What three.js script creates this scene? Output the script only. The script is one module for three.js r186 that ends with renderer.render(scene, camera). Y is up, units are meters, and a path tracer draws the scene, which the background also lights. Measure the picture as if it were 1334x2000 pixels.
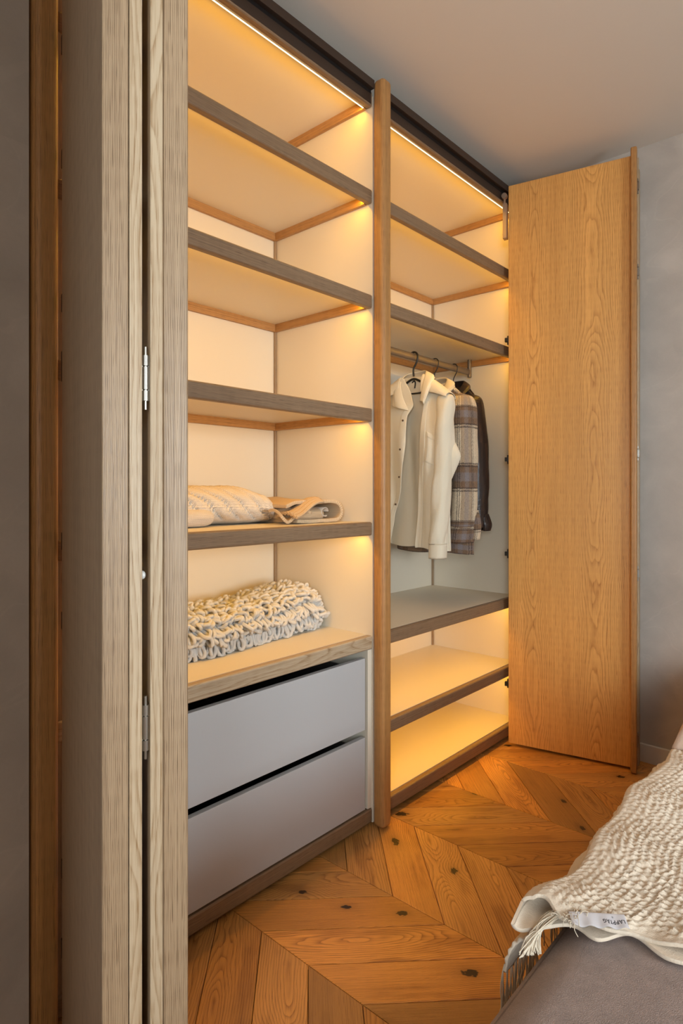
import * as THREE from 'three';
import { RoundedBoxGeometry } from 'three/addons/geometries/RoundedBoxGeometry.js';
import { mergeGeometries, mergeVertices } from 'three/addons/utils/BufferGeometryUtils.js';
import { RectAreaLightUniformsLib } from 'three/addons/lights/RectAreaLightUniformsLib.js';

// ---------------------------------------------------------------- camera, daylight, exposure
RectAreaLightUniformsLib.init();
const scene = new THREE.Scene();
const camera = new THREE.PerspectiveCamera(2 * Math.atan(1000 / 1204) * 180 / Math.PI, 1334 / 2000, 0.05, 60);
const YAW = 42.013 * Math.PI / 180;
camera.position.set(0, 1.12, 1.3036);
camera.lookAt(Math.cos(YAW), 1.12, 1.3036 - Math.sin(YAW));
camera.setViewOffset(1334, 2000, 0, 40, 1334, 2000);
camera.updateProjectionMatrix();
scene.add(camera);
const renderer = new THREE.WebGLRenderer({ antialias: true });
renderer.toneMapping = THREE.LinearToneMapping;
renderer.toneMappingExposure = 1.0;
renderer.shadowMap.enabled = true;
scene.background = new THREE.Color(0.62, 0.72, 0.85);

// daylight through the window in the far wall behind the camera
const WIN = { x0: 0.4, x1: 1.6, y0: 0.85, y1: 1.72, z: 2.95, deep: 0.9 };
const WIN2 = { z0: 1.75, z1: 2.8, y0: 1.0, y1: 1.75, deep: 0.42 };  // opening of an added side window, there for fill daylight
const DAY = 21, DAY2 = 26, XL = -1.2;
const dayLight = new THREE.RectAreaLight(new THREE.Color(0.8, 0.92, 1.0), DAY, WIN.x1 - WIN.x0, WIN.y1 - WIN.y0);
dayLight.name = 'window_daylight';
dayLight.position.set((WIN.x0 + WIN.x1) / 2, (WIN.y0 + WIN.y1) / 2, WIN.z + WIN.deep - 0.13);
dayLight.lookAt((WIN.x0 + WIN.x1) / 2, (WIN.y0 + WIN.y1) / 2, 0);
scene.add(dayLight);
const sideFill = new THREE.RectAreaLight(new THREE.Color(0.8, 0.92, 1.0), DAY2, WIN2.z1 - WIN2.z0, WIN2.y1 - WIN2.y0);  // added fill light from the left, brightens clothes, door leaf and right wall
sideFill.name = 'added_side_fill';
sideFill.position.set(XL - WIN2.deep + 0.12, (WIN2.y0 + WIN2.y1) / 2, (WIN2.z0 + WIN2.z1) / 2);
sideFill.lookAt(5, (WIN2.y0 + WIN2.y1) / 2, (WIN2.z0 + WIN2.z1) / 2);
scene.add(sideFill);
// warm light strips under the shelves
const LED_COLOR = new THREE.Color(1.0, 0.5, 0.025), LED = 64, LED_W = 0.008;

// ---------------------------------------------------------------- helpers: random, noise
function rng(seed) { let s = seed >>> 0; return () => { s = (s + 0x6d2b79f5) | 0; let t = Math.imul(s ^ (s >>> 15), 1 | s); t = (t + Math.imul(t ^ (t >>> 7), 61 | t)) ^ t; return ((t ^ (t >>> 14)) >>> 0) / 4294967296; }; }
const R0 = rng(11);
const TAB = new Float32Array(65536); { const r = rng(77); for (let i = 0; i < 65536; i++) TAB[i] = r(); }
function vn(x, y, s = 0) {                       // value noise 0..1
  const ix = Math.floor(x), iy = Math.floor(y); let fx = x - ix, fy = y - iy;
  fx = fx * fx * (3 - 2 * fx); fy = fy * fy * (3 - 2 * fy);
  const a = (ix * 73 + iy * 1931 + s * 7919) , g = (k) => TAB[k & 65535];
  const p = g(a), q = g(a + 73), r = g(a + 1931), t = g(a + 2004);
  return p + (q - p) * fx + (r - p) * fy + (p - q - r + t) * fx * fy;
}
const fbm = (x, y, o = 4, s = 0) => { let v = 0, a = 0.5, n = 0; for (let i = 0; i < o; i++) { v += a * vn(x, y, s + i * 3); n += a; a *= 0.5; x *= 2.03; y *= 2.03; } return v / n; };
const sm = (a, b, x) => { const t = Math.min(1, Math.max(0, (x - a) / (b - a))); return t * t * (3 - 2 * t); };
const lerp = (a, b, t) => a + (b - a) * t;
const clamp = (x, a, b) => Math.min(b, Math.max(a, x));
const fract = (x) => x - Math.floor(x);
const V = (x, y, z) => new THREE.Vector3(x, y, z);

// ---------------------------------------------------------------- textures
function tex(w, h, fn, { srgb = true, rx = 1, ry = 1 } = {}) {   // fn(px, py, out) -> out rgb 0..1
  const d = new Uint8Array(w * h * 4), o = [0, 0, 0];
  for (let y = 0; y < h; y++) for (let x = 0; x < w; x++) { fn(x, y, o); const k = (y * w + x) * 4; for (let c = 0; c < 3; c++) d[k + c] = clamp(o[c], 0, 1) * 255; d[k + 3] = 255; }
  const t = new THREE.DataTexture(d, w, h, THREE.RGBAFormat);
  t.wrapS = t.wrapT = THREE.RepeatWrapping; t.magFilter = THREE.LinearFilter; t.minFilter = THREE.LinearMipmapLinearFilter; t.generateMipmaps = true;
  if (srgb) t.colorSpace = THREE.SRGBColorSpace; t.repeat.set(1 / rx, 1 / ry); t.needsUpdate = true;
  return t;
}
function grayFrom(buf, w, h, rx, ry) { return tex(w, h, (x, y, o) => { o[0] = o[1] = o[2] = buf[y * w + x]; }, { srgb: false, rx, ry }); }
const mixc = (o, a, b, t) => { o[0] = lerp(a[0], b[0], t); o[1] = lerp(a[1], b[1], t); o[2] = lerp(a[2], b[2], t); };
const rgb = (r, g, b) => [r / 255, g / 255, b / 255];

// ring coordinate to an ash or oak tone, 0 = pale latewood, 1 = dark pores
function ringTone(R, x, y, fine, s) {
  const p = fract(R), e = Math.exp(-p * 4.2) + Math.exp(-(1 - p) * 26) * 0.8;
  const pore = vn(x * fine, y * 22, s + 5), fib = vn(x * fine * 0.45, y * 5, s + 9);
  return clamp(e * (0.35 + 0.85 * pore) * 0.8 + (fib - 0.5) * 0.28 + (pore > 0.82 ? 0.14 : 0), 0, 1);
}
const ASH_L = rgb(172, 145, 114), ASH_D = rgb(84, 60, 40);
const W1 = 1024, H1 = 2048, ashBuf = new Float32Array(W1 * H1);
// a fine-grained ash tone: many narrow rings with short dark pore dashes
function ashTone(R, x, y, s) {
  const p = fract(R), e = Math.exp(-p * 3.2) + Math.exp(-(1 - p) * 22) * 0.6, pore = vn(x * 2400, y * 60, s + 5), dash = vn(x * 1900, y * 34, s + 7), fib = vn(x * 700, y * 3, s + 9);
  return clamp(e * (0.2 + 0.8 * pore) * 0.75 + sm(0.62, 0.9, dash) * (0.25 + 0.4 * e) + (fib - 0.5) * 0.3, 0, 1);
}
const ashMap = tex(W1, H1, (px, py, o) => {      // straight to gently slanted ash, 0.24 x 2.5 m
  const x = px / W1 * 0.24, y = py / H1 * 2.5, strip = Math.floor(x / 0.03), fx = x - strip * 0.03;
  const slant = strip % 2 ? 0.035 * (vn(strip * 3.1, y * 1.1, 2) - 0.35) * Math.abs(Math.sin(y * 2.1 + strip)) : 0.004 * vn(strip, y, 3);
  const bow = strip % 2 ? 0.012 * Math.abs(fract(y * 0.9 + strip * 0.37) - 0.5) * (0.4 + fx * 40) : 0.004 * fbm(strip * 5, y * 1.1, 2, 6);
  const R = (x + slant + bow + 0.004 * fbm(x * 14, y * 1.6, 3, 1)) / (0.0021 + 0.0018 * vn(strip * 9.7, 4, 1)) + 0.25 * fbm(x * 80, y * 4, 2, 4);
  const t = ashTone(R, x, y, 3); ashBuf[py * W1 + px] = 1 - t;
  mixc(o, ASH_L, ASH_D, t * 0.8); const m = 0.94 + 0.12 * fbm(x * 14, y * 0.8, 3, 8); o[0] *= m; o[1] *= m; o[2] *= m;
}, { rx: 0.24, ry: 2.5 });
const ashBump = grayFrom(ashBuf, W1, H1, 0.24, 2.5);
const W2 = 1024, H2 = 2048, cathBuf = new Float32Array(W2 * H2);
const cathMap = tex(W2, H2, (px, py, o) => {     // flat-cut veneer of the big door leaf, 0.5 x 2.5 m: two flitches with nested cathedrals
  const x = px / W2 * 0.5, y = py / H2 * 2.5, left = x < 0.2, xc = left ? 0.105 + 0.012 * (vn(y * 1.1, 1, 40) - 0.5) * 2 : 0.345 + 0.016 * (vn(y * 0.9, 5, 42) - 0.5) * 2;
  const sd = left ? 50 : 61, dx = (x - xc) * (1 + 0.25 * (fbm(x * 5, y * 1.2, 2, sd) - 0.5));
  const dep = 0.006 + 0.052 * vn(y * 1.35 + 0.3, sd, sd) + 0.016 * vn(y * 5.5, sd + 3, sd) + 0.010 * (fbm(x * 26, y * 6, 3, sd + 2) - 0.5);
  const R = Math.sqrt(dx * dx * 0.62 + dep * dep) / 0.0047 + 0.5 * (fbm(x * 40, y * 5, 2, sd + 6) - 0.5);
  const t = ashTone(R, x, y, sd); cathBuf[py * W2 + px] = 1 - t;
  mixc(o, rgb(226, 168, 94), rgb(146, 86, 30), t * 0.8); const m = (0.93 + 0.14 * fbm(x * 9, y * 0.9, 3, 58)) * (left ? 0.985 : 1); o[0] *= m; o[1] *= m; o[2] *= m;
}, { rx: 0.5, ry: 2.5 });
const cathBump = grayFrom(cathBuf, W2, H2, 0.5, 2.5);
for (const t of [ashMap, ashBump, cathMap, cathBump]) t.wrapS = t.wrapT = THREE.MirroredRepeatWrapping;

// oak planks: sixteen boards in one atlas, each 0.62 x 0.13 m, in 2 columns x 8 rows
const WA = 2048, oakBuf = new Float32Array(WA * WA);
const BOARD = []; { const r = rng(5); for (let i = 0; i < 16; i++) BOARD.push({ kind: i % 4 === 3 ? 0 : 1, tone: 0.86 + 0.26 * r(), warm: r(), xc: 0.035 + 0.06 * r(), amp: 0.012 + 0.03 * r(), ph: r() * 50, knots: Array.from({ length: [1, 1, 0, 2, 1, 0, 1, 2][i % 8] }, () => [0.08 + 0.46 * r(), 0.025 + 0.08 * r(), 0.0055 + 0.008 * r()]) }); }
const oakMap = tex(WA, WA, (px, py, o) => {
  const c = Math.floor(px / 1024), rI = Math.floor(py / 256), b = BOARD[rI * 2 + c], y = (px % 1024) / 1024 * 0.62, x = (py % 256) / 256 * 0.13, s = (rI * 2 + c) * 13 + 100;
  let pull = 0, blot = 0;
  for (const [ky, kx, kr] of b.knots) { const d = Math.hypot((y - ky) * 0.62, x - kx), a = d / kr; pull += Math.exp(-a * a / 42) * 7; blot = Math.max(blot, sm(1.25, 0.75, a + 0.7 * (vn(y * 170, x * 260, s) - 0.5)), 0.45 * Math.exp(-a * 0.75)); }
  const dx = x - b.xc - 0.016 * (fbm(y * 3 + b.ph, 0.5, 2, s) - 0.5), dep = 0.005 + b.amp * 1.5 * vn(y * 4 + b.ph, 3, s + 1) + 0.010 * (fbm(x * 34, y * 13 + b.ph, 3, s + 2) - 0.5);
  const R = (b.kind ? Math.sqrt(dx * dx * 0.8 + dep * dep) / 0.0052 : (dx + 0.014 * fbm(x * 8, y * 2, 2, s)) / 0.0036) + pull + 0.9 * (fbm(x * 48, y * 10, 3, s + 3) - 0.5);
  let t = ringTone(R, x, y * 1.4, 1500, s + 4); t = t * 0.86 + 0.24 * sm(0.55, 0.8, fbm(x * 30, y * 7, 3, s + 7));
  oakBuf[py * WA + px] = 1 - t;
  mixc(o, rgb(206, 147, 78), rgb(112, 66, 28), t); const m = b.tone * (0.93 + 0.14 * fbm(x * 10, y * 4, 3, s + 6));
  o[0] *= m; o[1] *= m * (0.965 + 0.06 * b.warm); o[2] *= m * (0.9 + 0.2 * b.warm); mixc(o, o, rgb(40, 24, 14), blot * 0.92);
});
const oakBump = grayFrom(oakBuf, WA, WA, 1, 1);

const plasterBuf = new Float32Array(1024 * 1024);
const plasterMap = tex(1024, 1024, (px, py, o) => {   // trowelled mineral plaster, 2.2 x 2.2 m
  const x = px / 1024 * 8, y = py / 1024 * 8, w = fbm(x * 0.9, y * 0.9, 3, 3), a = fbm(x * 1.3 + 2.6 * w, y * 1.3 - 2.1 * w, 5, 21), b = fbm(x * 5 + 3 * a, y * 5 + 2 * w, 3, 27), g = vn(px * 0.7, py * 0.7, 8);
  const ridge = Math.abs(fbm(x * 1.1 + w * 3, y * 1.1 + w * 2, 3, 31) - 0.5) < 0.008 ? 1 : 0;
  plasterBuf[py * 1024 + px] = a * 0.7 + b * 0.2 + g * 0.06 + ridge * 0.06;
  const m = 0.9 + 0.16 * a + 0.05 * (b - 0.5) + 0.015 * (g - 0.5) + ridge * 0.018; mixc(o, rgb(194, 183, 172), rgb(194, 183, 172), 0); o[0] *= m; o[1] *= m; o[2] *= m;
}, { rx: 2.2, ry: 2.2 });
const plasterBump = grayFrom(plasterBuf, 1024, 1024, 2.2, 2.2);
const linenBump = tex(256, 256, (px, py, o) => { o[0] = o[1] = o[2] = 0.5 + 0.3 * (vn(px * 0.45, py * 0.08, 3) - 0.5) + 0.3 * (vn(px * 0.08, py * 0.45, 5) - 0.5) + 0.1 * (vn(px * 0.9, py * 0.9, 6) - 0.5); }, { srgb: false, rx: 0.16, ry: 0.16 });
const knitBump = tex(256, 256, (px, py, o) => {       // stocking stitch: 8 x 12 stitches in the tile
  const u = px / 256 * 8, v = py / 256 * 12, cx = fract(u) - 0.5, s = fract(v + Math.abs(cx) * 1.2) - 0.5;
  const h = Math.exp(-s * s * 7) * (1 - Math.pow(Math.abs(cx) * 2, 4)) * (0.35 + 0.65 * Math.min(1, Math.abs(cx) * 6)); o[0] = o[1] = o[2] = h;
}, { srgb: false, rx: 0.048, ry: 0.048 });
const knitMap = tex(256, 256, (px, py, o) => {
  const u = px / 256 * 8, v = py / 256 * 12, cx = fract(u) - 0.5, s = fract(v + Math.abs(cx) * 1.2) - 0.5, h = Math.exp(-s * s * 7) * (0.35 + 0.65 * Math.min(1, Math.abs(cx) * 6));
  const m = 0.8 + 0.22 * h + 0.05 * vn(px * 0.6, py * 0.6, 4); o[0] = m; o[1] = m * 0.985; o[2] = m * 0.965;
}, { rx: 0.048, ry: 0.048 });
const fleeceBump = tex(256, 256, (px, py, o) => { o[0] = o[1] = o[2] = 0.5 * vn(px * 0.5, py * 0.22, 2) + 0.5 * vn(px * 0.9, py * 0.9, 7); }, { srgb: false, rx: 0.09, ry: 0.09 });
const plushMap = tex(512, 512, (px, py, o) => { const n = vn(px * 0.55, py * 0.55, 3), f = fbm(px / 60, py / 60, 3, 9), sp = vn(px * 0.8, py * 0.45, 12) > 0.86 ? 0.16 : 0; const m = 0.86 + 0.14 * n + 0.12 * (f - 0.5) + sp; o[0] = 0.62 * m; o[1] = 0.545 * m; o[2] = 0.51 * m; }, { rx: 0.16, ry: 0.16 });
const plushBump = tex(512, 512, (px, py, o) => { o[0] = o[1] = o[2] = 0.6 * vn(px * 0.5, py * 0.5, 3) + 0.4 * vn(px * 0.9, py * 0.3, 8); }, { srgb: false, rx: 0.16, ry: 0.16 });
const plaidMap = tex(1024, 1024, (px, py, o) => {     // brushed wool check, one repeat 0.21 m
  const n = fbm(px / 9, py / 9, 3, 4), fx = fract(px / 1024 + 0.007 * (vn(py / 22, px / 160, 2) - 0.5) + 0.022 * (vn(px * 0.22, py * 0.12, 31) - 0.5) + 1), fy = fract(py / 1024 + 0.008 * (vn(px / 26, py / 160, 3) - 0.5) + 0.026 * (vn(px * 0.16, py * 0.3, 33) - 0.5) + 1);
  const band = (f, a, b, s = 0.006) => sm(a - s, a + s, f) * (1 - sm(b - s, b + s, f)), fz = 0.8 + 0.7 * (vn(px * 0.55, py * 0.28, 6) - 0.3);
  const cream = rgb(226, 208, 178), brown = rgb(104, 74, 52), dark = rgb(50, 40, 38), grey = rgb(136, 128, 130);
  mixc(o, cream, cream, 0);
  const bx = band(fx, 0.1, 0.42), by = band(fy, 0.08, 0.46), gy = band(fy, 0.2, 0.34), gx = band(fx, 0.2, 0.32);
  mixc(o, o, brown, clamp(by * 0.78 * fz, 0, 1)); mixc(o, o, brown, clamp(bx * 0.42 * fz, 0, 1)); mixc(o, o, grey, clamp((gy * 0.6 + gx * 0.4) * fz, 0, 1));
  let ln = 0; for (const k of [0.06, 0.1, 0.455, 0.5]) { ln = Math.max(ln, band(fy, k - 0.009, k + 0.009, 0.005)); ln = Math.max(ln, 0.75 * band(fx, k - 0.008, k + 0.008, 0.005)); }
  mixc(o, o, dark, clamp(ln * 1.0 * fz * (0.5 + 0.7 * vn(px * 0.25, py * 0.25, 37)), 0, 1)); const m = 0.78 + 0.3 * n + 0.14 * (vn(px * 0.35, py * 0.2, 41) - 0.5); o[0] *= m; o[1] *= m; o[2] *= m;
}, { rx: 0.17, ry: 0.17 });
const leatherMap = tex(512, 512, (px, py, o) => { const f = fbm(px / 50, py / 80, 4, 3), s = sm(0.52, 0.75, fbm(px / 30, py / 120, 4, 15)); mixc(o, rgb(44, 36, 33), rgb(84, 58, 42), s * 0.6); const m = 0.8 + 0.4 * f; o[0] *= m; o[1] *= m; o[2] *= m; }, { rx: 0.3, ry: 0.3 });
const leatherBump = tex(512, 512, (px, py, o) => { const f = fbm(px / 40, py / 14, 4, 3), g = fbm(px / 5, py / 5, 2, 6); o[0] = o[1] = o[2] = 0.75 * f + 0.25 * g; }, { srgb: false, rx: 0.3, ry: 0.3 });

// ---------------------------------------------------------------- materials
const PM = (p) => new THREE.MeshPhysicalMaterial(p), SM = (p) => new THREE.MeshStandardMaterial(p);
const M = {
  ash: SM({ map: ashMap, bumpMap: ashBump, bumpScale: 0.0003, roughness: 0.42 }),
  ashRailLit: SM({ map: ashMap, bumpMap: ashBump, bumpScale: 0.0002, roughness: 0.45, color: new THREE.Color(1.28, 0.98, 0.6) }),  // ash copy with the warm glow of the strips put into its colour
  ashFrontShaded: SM({ map: ashMap, bumpMap: ashBump, bumpScale: 0.0003, roughness: 0.42, color: new THREE.Color(0.7, 0.64, 0.6) }),  // ash copy with the shade on the front edges put into its colour
  ashWarmLit: SM({ map: ashMap, bumpMap: ashBump, bumpScale: 0.0003, roughness: 0.42, color: new THREE.Color(1.2, 0.86, 0.46) }),  // warm ash, with some orange strip light put into the tint
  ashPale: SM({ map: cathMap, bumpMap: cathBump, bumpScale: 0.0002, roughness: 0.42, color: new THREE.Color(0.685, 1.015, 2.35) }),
  veneer: SM({ map: cathMap, bumpMap: cathBump, bumpScale: 0.0002, roughness: 0.42 }),
  oak: SM({ map: oakMap, bumpMap: oakBump, bumpScale: 0.0003, roughness: 0.36 }),
  subfloor: SM({ color: new THREE.Color().setStyle('#2a1a10'), roughness: 0.9 }),
  plaster: SM({ map: plasterMap, bumpMap: plasterBump, bumpScale: 0.0012, roughness: 0.72 }),
  ceiling: SM({ color: new THREE.Color().setStyle('#dcd3c8'), bumpMap: linenBump, bumpScale: 0.00012, roughness: 0.85 }),
  white: SM({ color: new THREE.Color().setStyle('#e6dac5'), bumpMap: linenBump, bumpScale: 0.00006, roughness: 0.42 }),
  drawer: SM({ color: new THREE.Color().setStyle('#bcbbba'), bumpMap: linenBump, bumpScale: 0.00008, roughness: 0.45 }),
  baseboard: SM({ color: new THREE.Color().setStyle('#d9d3cb'), roughness: 0.5 }),
  track: SM({ color: new THREE.Color().setStyle('#4a3d35'), roughness: 0.4, metalness: 0.6 }),
  trackDark: SM({ color: new THREE.Color().setStyle('#191412'), roughness: 0.6, metalness: 0.3 }),
  steel: SM({ color: new THREE.Color().setStyle('#a8a39a'), roughness: 0.34, metalness: 1 }),
  aluminium: SM({ color: new THREE.Color().setStyle('#b9a593'), roughness: 0.42, metalness: 0.85 }),
  rail: SM({ color: new THREE.Color().setStyle('#756a60'), roughness: 0.5, metalness: 0.6 }),
  black: SM({ color: new THREE.Color().setStyle('#17140f'), roughness: 0.45 }),
  bumper: SM({ color: new THREE.Color().setStyle('#dcdcd8'), roughness: 0.4 }),
  led: SM({ color: 0xffffff, emissive: new THREE.Color(1.0, 0.72, 0.34), emissiveIntensity: 4, roughness: 0.6 }),
  cream: PM({ color: new THREE.Color().setStyle('#e6dac2'), bumpMap: fleeceBump, bumpScale: 0.0005, roughness: 0.95, sheen: 0.3, sheenRoughness: 0.6, sheenColor: new THREE.Color(0.9, 0.86, 0.78) }),
  snap: SM({ color: new THREE.Color().setStyle('#6d5a48'), roughness: 0.35, metalness: 0.7 }),
  plaid: PM({ map: plaidMap, bumpMap: fleeceBump, bumpScale: 0.0008, roughness: 0.95, sheen: 0.25, sheenRoughness: 0.6, sheenColor: new THREE.Color(0.8, 0.75, 0.7) }),
  sherpa: PM({ color: new THREE.Color().setStyle('#dccdb0'), bumpMap: fleeceBump, bumpScale: 0.0015, roughness: 1, sheen: 0.3, sheenColor: new THREE.Color(0.9, 0.85, 0.75) }),
  leather: PM({ map: leatherMap, bumpMap: leatherBump, bumpScale: 0.0015, roughness: 0.36, specularIntensity: 1 }),
  knitA: PM({ map: knitMap, color: new THREE.Color().setStyle('#f4e6d5'), bumpMap: knitBump, bumpScale: 0.0014, roughness: 0.95, sheen: 0.2, sheenColor: new THREE.Color(0.9, 0.85, 0.78) }),
  knitB: PM({ map: knitMap, color: new THREE.Color().setStyle('#e2c49e'), bumpMap: knitBump, bumpScale: 0.0013, roughness: 0.95, sheen: 0.2, sheenColor: new THREE.Color(0.9, 0.82, 0.7) }),
  knitW: PM({ map: knitMap, color: new THREE.Color().setStyle('#fffaf2'), bumpMap: knitBump, bumpScale: 0.0016, roughness: 0.95, sheen: 0.3, sheenColor: new THREE.Color(1, 0.96, 0.9) }),
  yarn: PM({ color: new THREE.Color().setStyle('#fbf7f0'), bumpMap: fleeceBump, bumpScale: 0.0012, roughness: 0.95, sheen: 0.3, sheenColor: new THREE.Color(1, 0.96, 0.9) }),
  plush: PM({ map: plushMap, bumpMap: plushBump, bumpScale: 0.0007, roughness: 0.9, sheen: 0.5, sheenRoughness: 0.5, sheenColor: new THREE.Color(0.75, 0.68, 0.66) }),
  cotton: PM({ color: new THREE.Color().setStyle('#dccab4'), bumpMap: fleeceBump, bumpScale: 0.0008, roughness: 0.95, sheen: 0.2, sheenColor: new THREE.Color(0.9, 0.85, 0.8) }),
  fringe: SM({ color: new THREE.Color().setStyle('#d9c9b2'), roughness: 0.95 }),
  pillow: PM({ color: new THREE.Color().setStyle('#c7ab96'), bumpMap: fleeceBump, bumpScale: 0.0004, roughness: 0.92 }),
  glass: PM({ color: 0xffffff, transmission: 1, thickness: 0, roughness: 0.0, ior: 1.5 }),
  hidden: SM({ color: new THREE.Color().setStyle('#3b3632'), roughness: 0.7 }),
};

// ---------------------------------------------------------------- naming and building
const used = {};
function numbered(n) { const k = used[n] = (used[n] ?? -1) + 1; return k ? `${n}_${String(k).padStart(3, '0')}` : n; }
function tag(o, label, category, group) { o.userData.label = label; o.userData.category = category; if (group) o.userData.group = group; return o; }
function thing(name, label, category, pos = [0, 0, 0], group) { const g = new THREE.Group(); g.name = numbered(name); g.position.set(...pos); scene.add(g); return tag(g, label, category, group); }
function part(parent, name, geo, mat, label) { const m = new THREE.Mesh(geo, mat); m.name = name; m.castShadow = m.receiveShadow = true; if (label) m.userData.label = label; parent.add(m); return m; }
function sub(parent, name, pos = [0, 0, 0]) { const g = new THREE.Group(); g.name = name; g.position.set(...pos); parent.add(g); return g; }
function struct(name, geo, mat) { const m = part(scene, numbered(name), geo, mat); m.userData.kind = 'structure'; return m; }
// planar uv in metres: v runs along the grain axis
function uvBox(g, grain = 'y', off) {
  const p = g.attributes.position, n = g.attributes.normal, uv = new Float32Array(p.count * 2), o = off ?? [R0() * 3, R0() * 2], ax = { x: 0, y: 1, z: 2 }[grain];
  const P = [0, 0, 0], N = [0, 0, 0];
  for (let i = 0; i < p.count; i++) {
    P[0] = p.getX(i); P[1] = p.getY(i); P[2] = p.getZ(i); N[0] = Math.abs(n.getX(i)); N[1] = Math.abs(n.getY(i)); N[2] = Math.abs(n.getZ(i));
    let k = N[0] > N[1] && N[0] > N[2] ? 0 : N[1] > N[2] ? 1 : 2;
    if (k === ax) { uv[i * 2] = P[(ax + 1) % 3] + o[0]; uv[i * 2 + 1] = P[(ax + 2) % 3] * 1 + o[1]; continue; }
    const other = 3 - k - ax; uv[i * 2] = P[other] + o[0] + k * 0.037; uv[i * 2 + 1] = P[ax] + o[1];
  }
  g.setAttribute('uv', new THREE.BufferAttribute(uv, 2)); return g;
}
function box(x0, x1, y0, y1, z0, z1, r = 0.002, grain = 'y', seg = 2, off) {
  const w = x1 - x0, h = y1 - y0, d = z1 - z0, rr = Math.min(r, w / 2.01, h / 2.01, d / 2.01);
  const g = rr > 0.0004 ? new RoundedBoxGeometry(w, h, d, seg, rr) : new THREE.BoxGeometry(w, h, d).toNonIndexed();
  g.translate((x0 + x1) / 2, (y0 + y1) / 2, (z0 + z1) / 2); return uvBox(g, grain, off);
}
const plain = (g) => { const q = g.index ? g.toNonIndexed() : g; for (const k of Object.keys(q.attributes)) if (!['position', 'normal', 'uv'].includes(k)) q.deleteAttribute(k); return q; };
const merge = (...gs) => mergeGeometries(gs.flat().map(plain));
function cyl(a, b, r, seg = 14, r2 = r) { const d = b.clone().sub(a), g = new THREE.CylinderGeometry(r2, r, d.length(), seg); g.applyQuaternion(new THREE.Quaternion().setFromUnitVectors(V(0, 1, 0), d.clone().normalize())); g.translate((a.x + b.x) / 2, (a.y + b.y) / 2, (a.z + b.z) / 2); return g; }
function tube(pts, r, seg = 24, rad = 8) { return new THREE.TubeGeometry(new THREE.CatmullRomCurve3(pts), seg, r, rad, false); }
// a cloth sheet: fn(u, v) -> point, given real thickness; uv in metres along u and v
function sheet(fn, nu, nv, th = 0.003, uvs = [1, 1], uvo = [0, 0], disp) {
  const P = [], N = [], W = nu + 1, H = nv + 1;
  for (let j = 0; j < H; j++) for (let i = 0; i < W; i++) P.push(fn(i / nu, j / nv));
  const normals = () => { N.length = 0; for (let j = 0; j < H; j++) for (let i = 0; i < W; i++) { const a = P[j * W + Math.min(i + 1, nu)].clone().sub(P[j * W + Math.max(i - 1, 0)]), b = P[Math.min(j + 1, nv) * W + i].clone().sub(P[Math.max(j - 1, 0) * W + i]); N.push(a.cross(b).normalize()); } };
  normals();
  if (disp) { for (let j = 0; j < H; j++) for (let i = 0; i < W; i++) P[j * W + i].addScaledVector(N[j * W + i], disp(i / nu, j / nv)); const old = N.slice(); normals(); for (let k = 0; k < P.length; k++) N[k + P.length] = old[k]; }
  const pos = [], uv = [], idx = [], n0 = P.length;
  for (let s = 0; s < 2; s++) for (let k = 0; k < n0; k++) { const b = disp ? N[n0 + k] : N[k], q = P[k].clone(); if (s) q.addScaledVector(b, -th - (disp ? disp((k % W) / nu, Math.floor(k / W) / nv) * 0.8 : 0)); pos.push(q.x, q.y, q.z); uv.push((k % W) / nu * uvs[0] + uvo[0], Math.floor(k / W) / nv * uvs[1] + uvo[1]); }
  for (let j = 0; j < nv; j++) for (let i = 0; i < nu; i++) { const a = j * W + i, b = a + 1, c = a + W, d = c + 1; idx.push(a, b, d, a, d, c, n0 + a, n0 + d, n0 + b, n0 + a, n0 + c, n0 + d); }
  const rim = (a, b) => idx.push(a, n0 + a, b, b, n0 + a, n0 + b);
  for (let i = 0; i < nu; i++) { rim(i, i + 1); rim(nv * W + i + 1, nv * W + i); }
  for (let j = 0; j < nv; j++) { rim((j + 1) * W, j * W); rim(j * W + nu, (j + 1) * W + nu); }
  const g = new THREE.BufferGeometry(); g.setAttribute('position', new THREE.Float32BufferAttribute(pos, 3)); g.setAttribute('uv', new THREE.Float32BufferAttribute(uv, 2)); g.setIndex(idx); g.computeVertexNormals(); return g;
}
// a closed sleeve or roll: rings of points
function loft(rings, uvs = [1, 1], closeEnds = true) {
  const n = rings[0].length, pos = [], uv = [], idx = [], m = rings.length;
  for (let j = 0; j < m; j++) for (let i = 0; i <= n; i++) { const p = rings[j][i % n]; pos.push(p.x, p.y, p.z); uv.push(i / n * uvs[0], j / (m - 1) * uvs[1]); }
  for (let j = 0; j < m - 1; j++) for (let i = 0; i < n; i++) { const a = j * (n + 1) + i, c = a + n + 1; idx.push(a, a + 1, c + 1, a, c + 1, c); }
  if (closeEnds) for (const [j, f] of [[0, 1], [m - 1, 0]]) { const c = rings[j].reduce((s, p) => s.add(p), V(0, 0, 0)).multiplyScalar(1 / n), k = pos.length / 3; pos.push(c.x, c.y, c.z); uv.push(0, 0); for (let i = 0; i < n; i++) { const a = j * (n + 1) + i; f ? idx.push(k, a + 1, a) : idx.push(k, a, a + 1); } }
  const g = new THREE.BufferGeometry(); g.setAttribute('position', new THREE.Float32BufferAttribute(pos, 3)); g.setAttribute('uv', new THREE.Float32BufferAttribute(uv, 2)); g.setIndex(idx); g.computeVertexNormals(); return g;
}

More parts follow.
